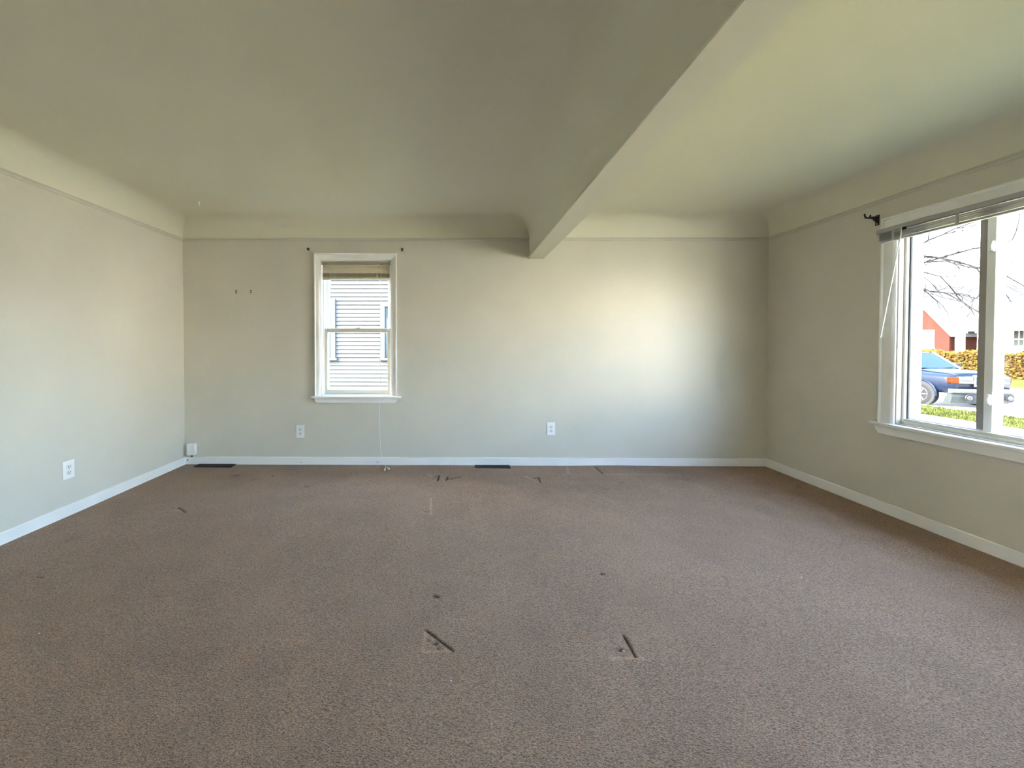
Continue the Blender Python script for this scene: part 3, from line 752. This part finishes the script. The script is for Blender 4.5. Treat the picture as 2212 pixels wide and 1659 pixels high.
# ---------------------------------------------------------------- neighbour house seen through window 1
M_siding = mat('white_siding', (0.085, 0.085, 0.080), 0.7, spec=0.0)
NY = 8.5
nb = root('neighbour_house', (-2.2, NY, G1), 'white clapboard neighbour house seen through the narrow window', 'house')
box((-6.5, NY, G1), (2.4, NY + 6, 4.6)).build('wall', mat('lap_shadow_backing', (0.02, 0.02, 0.021), 0.9, spec=0.0), nb)  # dark backing shows through the board gaps as painted lap shadow
bh = 0.0895
nbm = MB(); nbm.sweep([(-4.45, -0.002, 0.010), (-4.45, -0.024, 0.010), (-4.45, -0.022, 0.015), (-4.45, -0.006, bh), (-4.45, -0.002, bh)], [(4.45, -0.002, 0.010), (4.45, -0.024, 0.010), (4.45, -0.022, 0.015), (4.45, -0.006, bh), (4.45, -0.002, bh)])
first = None
for k in range(int((4.6 - G1) / bh)):
    z = G1 + k * bh
    loc = Vector((-2.05, NY, z)) - nb.location
    if first is None:
        first = nbm.build('siding_board', M_siding, nb, origin=(0, 0, 0)); first.location = loc
    else:
        share(first, 'siding_board', nb, loc)
def nb_window(x0, x1, z0, z1):
    f = MB(); t = 0.10; y = NY - 0.05
    f.box((x0, y, z0), (x0 + t, NY, z1)); f.box((x1 - t, y, z0), (x1, NY, z1)); f.box((x0 + t, y, z1 - t), (x1 - t, NY, z1)); f.box((x0 - 0.04, y - 0.03, z0 - 0.05), (x1 + 0.04, NY, z0))
    fo = f.build('window_frame', mat('cool_white_frame', (0.075, 0.088, 0.092), 0.5, spec=0.0), nb)
    zm = (z0 + z1) / 2
    box((x0 + t, NY - 0.035, zm - 0.03), (x1 - t, NY - 0.012, zm + 0.03)).build('meeting_rail', M_vinyl, fo)
    for a, b in ((z0 + 0.02, zm - 0.03), (zm + 0.03, z1 - t)):
        box((x0 + t, NY - 0.03, a), (x1 - t, NY - 0.022, b)).build('pane', mat('sky_glass', (0.035, 0.05, 0.056), 0.35, spec=0.05), fo)
pw = atY(725, 645, NY); pw2 = atY(725, 773, NY); nb_window(pw.x - 0.95, pw.x, pw2.z, pw.z)
pw = atY(822, 653, NY); pw2 = atY(822, 773, NY); nb_window(pw.x, pw.x + 0.95, pw2.z, pw.z)
rr = MB(); rr.sweep([(-6.8, NY - 0.4, 4.6), (-6.8, NY + 6.4, 4.6), (-6.8, NY + 3, 7.0)], [(2.7, NY - 0.4, 4.6), (2.7, NY + 6.4, 4.6), (2.7, NY + 3, 7.0)])
rr.build('roof', mat('grey_shingle', (0.2, 0.2, 0.2)), nb)

# ---------------------------------------------------------------- brick house across the street
def brick_mat():
    m = bpy.data.materials.new('red_brick'); m.use_nodes = True
    n = m.node_tree; b = n.nodes['Principled BSDF']; b.inputs['Roughness'].default_value = 0.9; b.inputs['Specular IOR Level'].default_value = 0.0
    tc = n.nodes.new('ShaderNodeTexCoord'); mp = n.nodes.new('ShaderNodeMapping'); mp.inputs['Rotation'].default_value = (math.pi / 2, 0, math.pi / 2)
    sp = n.nodes.new('ShaderNodeSeparateXYZ'); cb = n.nodes.new('ShaderNodeCombineXYZ')
    n.links.new(tc.outputs['Object'], sp.inputs[0]); n.links.new(sp.outputs[1], cb.inputs[0]); n.links.new(sp.outputs[2], cb.inputs[1])
    t = n.nodes.new('ShaderNodeTexBrick'); t.inputs['Scale'].default_value = 1.0
    t.inputs['Brick Width'].default_value = 0.22; t.inputs['Row Height'].default_value = 0.075; t.inputs['Mortar Size'].default_value = 0.008
    t.inputs['Color1'].default_value = (0.016, 0.0044, 0.0038, 1); t.inputs['Color2'].default_value = (0.020, 0.006, 0.0045, 1); t.inputs['Mortar'].default_value = (0.015, 0.009, 0.008, 1)
    n.links.new(cb.outputs[0], t.inputs['Vector']); n.links.new(t.outputs['Color'], b.inputs['Base Color'])
    return m
M_brick = brick_mat()
M_white_out = mat('white_house_paint', (0.78, 0.77, 0.73), 0.6, spec=0.0)
M_roof2 = mat('pale_shingle', (0.45, 0.44, 0.42), 0.9, spec=0.0)
M_pane_out = mat('house_window_glass', (0.018, 0.022, 0.023), 0.3, spec=0.0)
HX = 36.0
bhs = root('brick_house', (HX, 27, -0.9), 'red brick house with a white porch across the street', 'house')
gy0, gy1, gx = 27.6, 33.0, 35.0
ez = 2.15; pk = 5.6
gp = [(gx, gy0, -0.9), (gx, gy1, -0.9), (gx, gy1, ez), (gx, (gy0 + gy1) / 2, pk), (gx, gy0, ez)]
MB().sweep(gp, [(x + 8, y, z) for x, y, z in gp]).build('gable_wall', M_brick, bhs)
ym_ = (gy0 + gy1) / 2
gr = MB()
for ya, yb in ((gy0 - 0.35, ym_), (gy1 + 0.35, ym_)):
    za = ez - 0.35 * (pk - ez) / (ym_ - gy0)
    A = [(gx - 0.35, ya, za), (gx - 0.35, yb, pk), (gx - 0.35, yb, pk + 0.22), (gx - 0.35, ya, za + 0.22)]
    gr.sweep(A, [(x + 9, y, z) for x, y, z in A])
gr.build('gable_roof', mat('blue_grey_shingle', (0.045, 0.055, 0.065), 0.9, spec=0.0), bhs)
MB().sweep([(38, 8, -0.9), (38, gy0, -0.9), (38, gy0, 2.4), (38, 8, 2.4)], [(46, 8, -0.9), (46, gy0, -0.9), (46, gy0, 2.4), (46, 8, 2.4)]).build('porch_wall', M_brick, bhs)
box((36.4, 8, -0.9), (38, 26.05, 2.4)).build('siding_wall', M_white_out, bhs)
mr2 = MB(); A = [(35.1, 8, 2.30), (35.1, 8, 2.52), (42, 8, 4.9), (49, 8, 2.5), (49, 8, 2.3)]
mr2.sweep(A, [(x, gy0 + 0.5, z) for x, y, z in A]).build('main_roof', M_roof2, bhs)
box((35.15, 8, 2.08), (35.4, gy0, 2.32)).build('porch_beam', M_white_out, bhs)
for yc in (27.25, 26.1, 20.5):
    m = MB(); m.box((35.15, yc - 0.16, -0.9), (35.45, yc + 0.16, 2.1)); m.box((35.08, yc - 0.22, 1.95), (35.52, yc + 0.22, 2.09)); m.box((35.08, yc - 0.22, -0.9), (35.52, yc + 0.22, -0.6))
    m.build('porch_column', M_white_out, bhs)
box((35.1, 8, -0.9), (38, gy0, -0.45)).build('porch_floor', M_conc, bhs)
def h_window(x, y0, y1, z0, z1):
    f = MB(); t = 0.09
    f.box((x - 0.06, y0 - t, z0), (x + 0.01, y0, z1 + t)); f.box((x - 0.06, y1, z0), (x + 0.01, y1 + t, z1 + t)); f.box((x - 0.06, y0, z1), (x + 0.01, y1, z1 + t)); f.box((x - 0.10, y0 - 0.13, z0 - t - 0.03), (x + 0.01, y1 + 0.13, z0))
    fo = f.build('window', M_white_out, bhs)
    ym = (y0 + y1) / 2; zm = (z0 + z1) / 2
    g = MB(); g.box((x - 0.05, y0, zm - 0.03), (x, y1, zm + 0.03)); g.box((x - 0.045, ym - 0.015, z0), (x, ym + 0.015, z1)); g.build('muntin', M_white_out, fo)
    for a, b in ((z0, zm - 0.03), (zm + 0.03, z1)):
        for c, d in ((y0, ym - 0.015), (ym + 0.015, y1)):
            box((x - 0.03, c, a), (x - 0.01, d, b)).build('pane', M_pane_out, fo)
h_window(gx, 28.55, 29.6, 0.95, 2.15)
h_window(gx, 30.8, 31.9, 0.95, 2.15)
h_window(36.4, 24.95, 25.4, 0.95, 2.05)
h_window(36.4, 23.4, 24.55, 0.85, 2.05)
h_window(36.4, 20.5, 22.0, 0.85, 2.05)
dr = box((37.95, 26.45, -0.45), (38.0, 27.0, 1.65)).build('front_door', M_white_out, bhs)

def reflector_house(y0, y1, zt, label):  # unseen houses, added so their sunlit walls throw light indoors
    ws = root('reflector_house', (37, (y0 + y1) / 2, -0.9), label, 'house', 'unseen white houses added to bounce sunlight')
    box((33.5, y0, -0.9), (44, y1, zt)).build('wall', M_white_out, ws)
    A = [(32.9, y0 - .5, zt - .05), (32.9, y0 - .5, zt + .1), (38.7, y0 - .5, zt + 2.6), (44.6, y0 - .5, zt + .1), (44.6, y0 - .5, zt - .05)]
    MB().sweep(A, [(x, y1 + .5, z) for x, y, z in A]).build('roof', M_roof2, ws)
    rows = [0.3] if zt < 3 else [0.3, 3.0]
    n = int((y1 - y0) / 4)
    for z in rows:
        for k in range(n):
            ya = y0 + 1.2 + k * (y1 - y0 - 2.4) / n
            w_ = box((33.45, ya, z), (33.5, ya + 1.1, z + 1.5)).build('window', M_white_out, ws)
            for c in (0.08, 0.58): box((33.44, ya + c, z + .08), (33.46, ya + c + 0.44, z + 1.42)).build('pane', M_pane_out, w_)
    box((33.45, (y0 + y1) / 2 - .5, -0.9), (33.5, (y0 + y1) / 2 + .5, 1.3)).build('front_door', mat('green_door', (0.03, 0.06, 0.04), 0.6), ws)
reflector_house(-13, -3, 2.2, 'unseen low white house added across the street to bounce sunlight')
reflector_house(-42, -26, 5.4, 'unseen two-storey white house added second along the street to bounce sunlight')
reflector_house(-72, -46, 5.4, 'unseen two-storey white house added farthest along the street to bounce sunlight')

# ---------------------------------------------------------------- hedge
def hedge(x0, x1, y0, y1, z0, z1, n):
    r = root('hedge', ((x0 + x1) / 2, (y0 + y1) / 2, z0), 'golden clipped hedge in front of the house across the street', 'hedge')
    rng = random.Random(11); mb = MB()
    def pt():
        while True:
            s = rng.random()
            if s < 0.5: p = Vector((x0, rng.uniform(y0, y1), rng.uniform(z0 + .05, z1)))
            elif s < 0.9: p = Vector((rng.uniform(x0, x1), rng.uniform(y0, y1), z1))
            else: p = Vector((rng.uniform(x0, x1), y0, rng.uniform(z0 + .05, z1)))
            p += Vector((rng.gauss(0, .07), rng.gauss(0, .07), rng.gauss(0, .07) + 0.06 * math.sin(p.y * 2.3) * (p.z - z0)))
            return p
    for i in range(n):
        p = pt(); s = rng.uniform(0.05, 0.10); u = Vector((rng.gauss(0, 1), rng.gauss(0, 1), rng.gauss(0, 1))).normalized(); v = u.orthogonal().normalized()
        mb.add([p - u * s, p + v * s * .5, p + u * s, p - v * s * .5], [(0, 1, 2, 3)])
    mb.build('foliage', mat('golden_leaf', (0.036, 0.023, 0.006), 0.8, spec=0.0, noise=0.4, nscale=6, trans=0.25), r)
    box((x0 + .12, y0 + .12, z0), (x1 - .12, y1 - .12, z1 - .12)).build('branch_core', mat('hedge_twigs', (0.012, 0.008, 0.0035), 0.9, spec=0.0, noise=0.5, nscale=12), r)
hedge(33.2, 34.5, 10, 33, -0.9, 0.62, 16000)

# ---------------------------------------------------------------- bare tree
def bare_tree():
    base = Vector((10.6, 11.2, G1))
    r = root('bare_tree', tuple(base), 'bare tree with thin drooping branches outside the wide window', 'tree')
    Mb = mat('grey_bark', (0.008, 0.0075, 0.008), 0.9, spec=0.0, noise=0.3, nscale=15)
    rng = random.Random(21)
    tk = [base + Vector((0.03 * math.sin(k), 0.03 * math.cos(2 * k), k * 0.75)) for k in range(8)]
    MB().tube(tk, [0.20, 0.17, 0.155, 0.15, 0.14, 0.12, 0.10, 0.06], 12).build('trunk', Mb, r, smooth=True)
    def twig(mb, p, d, L, rad, lev):
        n = 5; pts = [p]; q = p.copy(); dd = d.copy()
        for i in range(n):
            dd = (dd + Vector((rng.gauss(0, .16), rng.gauss(0, .16), rng.gauss(-0.02, .14)))).normalized()
            q = q + dd * L / n; pts.append(q.copy())
        mb.tube(pts, [max(0.0055, rad * (1 - 0.6 * i / n)) for i in range(n + 1)], 4 if lev > 0 else 6)
        if lev < 2:
            for i in range(1, n + 1):
                for _ in range(1 if lev else 2):
                    if rng.random() < 0.8:
                        s = (dd + Vector((rng.gauss(0, .8), rng.gauss(0, .8), rng.gauss(0, .6)))).normalized()
                        twig(mb, pts[i], s, L * rng.uniform(.25, .45), rad * 0.5, lev + 1)
    top = tk[5]
    ends = [(2003, 470, 8.6, 3), (2125, 578, 8.0, 5), (2048, 618, 9.0, 4), (2110, 480, 8.8, 3), (2115, 668, 8.2, 5), (2205, 612, 8.4, 4), (2190, 520, 9.2, 3)]
    for i, (px, py, Y, z) in enumerate(ends):
        e = atY(px, py, Y)
        s = tk[4 + i % 3]
        mid = (s + e) / 2 + Vector((0, 0, 0.5 + 0.15 * (i % 3)))
        pts = []
        for t in np.linspace(0, 1, 12):
            p = s * (1 - t) ** 2 + mid * 2 * t * (1 - t) + e * t ** 2
            pts.append(p + Vector((rng.gauss(0, .03), rng.gauss(0, .03), rng.gauss(0, .03))))
        br = MB(); br.tube(pts, [0.042 * (1 - 0.72 * k / 11) for k in range(12)], 6)
        for k in range(5, 12):
            for _ in range(1 + (k % 3 == 0)):
                d = (pts[k] - pts[k - 1]).normalized() + Vector((rng.gauss(0, .6), rng.gauss(0, .6), rng.gauss(0, .5)))
                twig(br, pts[k], d.normalized(), rng.uniform(.4, .95), 0.012, 1)
        br.build('branch', Mb, r)
    for k in range(6):                                     # the rest of the crown
        a = k * 1.05 + 1.2; br = MB()
        twig(br, tk[5 + k % 3], Vector((math.cos(a), math.sin(a), 0.7)).normalized(), 2.4, 0.05, 0)
        br.build('branch', Mb, r)
bare_tree()

# ---------------------------------------------------------------- parked car
def car():
    ang = math.radians(3)
    fwd = Vector((-math.sin(ang), -math.cos(ang), 0)); left = Vector((-fwd.y, fwd.x, 0))       # left of the driver
    corner = Vector((16.55, 13.0, -1.0))
    hw = 0.98; Lf = 2.62
    center = corner - fwd * (Lf - 0.16) - (-left) * hw if False else corner - fwd * (Lf - 0.16) + left * hw
    r = root('parked_car', (center.x, center.y, -1.0), 'dark blue pickup truck with chrome grille parked at the curb', 'car')
    r.rotation_euler = (0, 0, math.atan2(fwd.y, fwd.x)); r['_o'] = (0, 0, 0)
    paint = mat('dark_blue_car_paint', (0.0012, 0.0028, 0.0078), 0.35, spec=0.10)
    chrome = mat('chrome', (0.16, 0.16, 0.165), 0.25, metal=1.0)
    dark = mat('black_trim', (0.006, 0.007, 0.008), 0.5, spec=0.1)
    glass = mat('car_glass', (0.002, 0.006, 0.012), 0.15, spec=0.10)
    lens = mat('clear_lens', (0.045, 0.045, 0.045), 0.2, spec=0.2)
    amber = mat('amber_lens', (0.032, 0.0052, 0.0006), 0.3, spec=0.05)
    def ring(x, hwid, zb, zt, crown=0.05, n=20, tuck=0.04):
        pts = []
        for k in range(n):
            a = 2 * math.pi * (k + 0.5) / n; c, s_ = math.cos(a), math.sin(a)
            e = 0.32
            yy = hwid * math.copysign(abs(c) ** e, c); zz = (zt + zb) / 2 + (zt - zb) / 2 * math.copysign(abs(s_) ** e, s_)
            if s_ > 0: zz += crown * (1 - (yy / hwid) ** 2)
            else: yy *= 1 - tuck
            pts.append((x, yy, zz))
        return pts
    st = [(2.50, .84, .52, 1.02), (2.44, .93, .50, 1.10), (2.25, .965, .48, 1.13), (1.8, .98, .47, 1.16), (1.3, .985, .47, 1.20), (0.9, .985, .47, 1.22), (-0.9, .985, .47, 1.22), (-1.0, .985, .5, 1.22), (-2.6, .98, .52, 1.22), (-2.75, .95, .55, 1.20)]
    MB().loft([ring(*s) for s in st]).build('body', paint, r, smooth=True)
    hood = MB(); hood.loft([ring(2.44, .70, 1.07, 1.145, .04), ring(2.2, .74, 1.10, 1.185, .045), (ring(1.3, .76, 1.15, 1.245, .045))]).build('hood', paint, r, smooth=True)
    def cring(x, wb_, wt_, zt_):
        return [(x, -wb_, 1.18), (x, wb_, 1.18), (x, wb_ - 0.02, 1.30), (x, wt_ + 0.03, zt_ - 0.08), (x, wt_ - 0.06, zt_), (x, -wt_ + 0.06, zt_), (x, -wt_ - 0.03, zt_ - 0.08), (x, -wb_ + 0.02, 1.30)]
    cab = MB()
    A = cring(1.12, .90, .88, 1.26); B = cring(0.35, .93, .74, 1.84); Cc = cring(-0.2, .94, .76, 1.88); Dd = cring(-1.05, .94, .74, 1.84); E_ = cring(-1.15, .93, .72, 1.60)
    cab.loft([A, B, Cc, Dd, E_]).build('cab', paint, r)
    MB().sweep([(1.10, -.80, 1.275), (1.10, .80, 1.275), (0.42, .68, 1.80), (0.42, -.68, 1.80)], [(1.14, -.80, 1.285), (1.14, .80, 1.285), (0.46, .68, 1.81), (0.46, -.68, 1.81)]).build('windshield', glass, r)
    for s in (1, -1):
        MB().sweep([(0.80, s * .905, 1.30), (-0.95, s * .93, 1.30), (-0.95, s * .78, 1.76), (0.32, s * .78, 1.76)], [(0.80, s * .93, 1.30), (-0.95, s * .955, 1.30), (-0.95, s * .80, 1.76), (0.32, s * .80, 1.76)]).build('side_window', glass, r)
        MB().tube([(1.16, s * .84, 1.27), (0.42, s * .71, 1.84)], 0.035, 6).build('windshield_pillar', mat('pillar_glint', (0.10, 0.105, 0.11), 0.3, spec=0.1), r)  # pale pillar colour stands in for the glint on the post
        m = MB(); m.box((0.78, s * 0.96, 1.26), (0.90, s * 1.17, 1.46)); mo = m.build('mirror', dark, r, bevel=0.03)
        # lamps
        hl = MB(); A = [(2.58, s * .385, .84), (2.535, s * .79, .85), (2.525, s * .80, 1.07), (2.565, s * .385, 1.08)]
        hl.sweep(A, [(x - .1, y, z) for x, y, z in A]); ho = hl.build('headlight', lens, r, bevel=0.015)
        for zz in (.915, .96, 1.005):
            MB().tube([(2.582, s * .41, zz), (2.537, s * .77, zz)], 0.007, 4).build('lens_rib', dark, ho)
        sg = MB(); A = [(2.535, s * .80, .85), (2.38, s * 1.0, .87), (2.38, s * 1.0, 1.05), (2.53, s * .805, 1.07)]
        sg.sweep(A, [(x - .08, y - s * .08, z) for x, y, z in A]).build('turn_signal', amber, r, bevel=0.012)
        # wheels
        for xw in (1.58, -1.78):
            w = MB().lathe([(0.24, -.125), (0.33, -.135), (0.385, -.11), (0.40, -.05), (0.40, .05), (0.385, .11), (0.33, .135), (0.24, .125)], (xw, s * .87, 0.40), 'Y', 28).build('wheel', mat('tyre_rubber', (0.005, 0.005, 0.006), 0.8, spec=0.05), r, smooth=True)
            rm = MB().lathe([(0.02, s * .10), (0.07, s * .11), (0.08, s * .09), (0.19, s * .06), (0.235, s * .128), (0.245, s * .125), (0.245, 0.0)], (xw, s * .87, 0.40), 'Y', 24).build('rim', chrome, w)
            for k in range(6):
                a = k * math.pi / 3
                MB().tube([(xw + .06 * math.cos(a), s * .975, .40 + .06 * math.sin(a)), (xw + .22 * math.cos(a), s * .985, .40 + .22 * math.sin(a))], [0.03, 0.022], 5).build('spoke', chrome, w)
            arch = MB(); pts = [(xw + 0.48 * math.cos(a), s * .975, 0.42 + 0.48 * math.sin(a)) for a in [math.radians(t) for t in range(-5, 186, 19)]]
            arch.tube(pts, 0.035, 6).build('wheel_arch', paint, r)
            MB().lathe([(0.02, -.02), (0.455, -.02), (0.455, .02), (0.02, .02)], (xw, s * .97, .42), 'Y', 24).build('wheel_well', dark, r)
        fg = MB().lathe([(0.02, 0.03), (0.075, 0.02), (0.085, 0.0), (0.085, -0.05)], (2.67, s * .62, 0.38), 'X', 16).build('fog_lamp', mat('smoked_lens', (0.02, 0.02, 0.021), 0.3, spec=0.1), r)
        MB().lathe([(0.09, 0.0), (0.12, 0.012), (0.13, -0.01), (0.09, -0.03)], (2.665, s * .62, 0.38), 'X', 16).build('fog_lamp_bezel', dark, r)
    # grille
    g = MB(); prof = [(0, 0), (0, .04), (.03, .05), (.06, .04), (.06, 0)]
    y0, y1, z0, z1 = -.375, .375, .74, 1.13; xg = 2.53
    mitre(g, prof, (xg, y0, z0), (xg, y1, z0), (0, 0, 1), (1, 0, 0), 1, 1); mitre(g, prof, (xg, y0, z1), (xg, y1, z1), (0, 0, -1), (1, 0, 0), 1, 1)
    mitre(g, prof, (xg, y0, z0), (xg, y0, z1), (0, 1, 0), (1, 0, 0), 1, 1); mitre(g, prof, (xg, y1, z0), (xg, y1, z1), (0, -1, 0), (1, 0, 0), 1, 1)
    go = g.build('grille', chrome, r)
    box((xg - .04, y0 + .05, z0 + .05), (xg + .005, y1 - .05, z1 - .05)).build('grille_backing', dark, go)
    for k in range(4):
        z = z0 + 0.10 + k * 0.062
        MB().tube([(xg + .03, y0 + .05, z), (xg + .035, 0, z), (xg + .03, y1 - .05, z)], 0.011, 6).build('grille_bar', chrome, go)
    box((xg + .03, -.09, .915), (xg + .052, .09, .985)).build('badge', chrome, go, bevel=.01)
    # bumper
    def bring(y):
        k = abs(y) / .98; x = 2.70 - 0.16 * k ** 3
        return [(x - .14, y, .52), (x - .02, y, .54), (x, y, .60), (x - .02, y, .66), (x - .14, y, .67)]
    MB().loft([bring(y) for y in np.linspace(-.98, .98, 13)]).build('bumper', mat('bright_bumper', (0.035, 0.036, 0.036), 0.4, metal=0.3, spec=0.1), r)
    def vring(y):
        k = abs(y) / .96; x = 2.66 - 0.18 * k ** 3
        return [(x - .25, y, .16), (x - .03, y, .19), (x + .01, y, .40), (x - .01, y, .53), (x - .12, y, .53)]
    MB().loft([vring(y) for y in np.linspace(-.96, .96, 13)]).build('bumper_valance', mat('grey_plastic', (0.008, 0.0105, 0.011), 0.5, spec=0.08), r)
    for s in (1, -1):
        MB().tube([(1.17, s * .1, 1.27), (1.12, s * .62, 1.32)], 0.010, 4).build('wiper', dark, r)
car()

for o in list(bpy.data.objects):
    if '_o' in o: del o['_o']
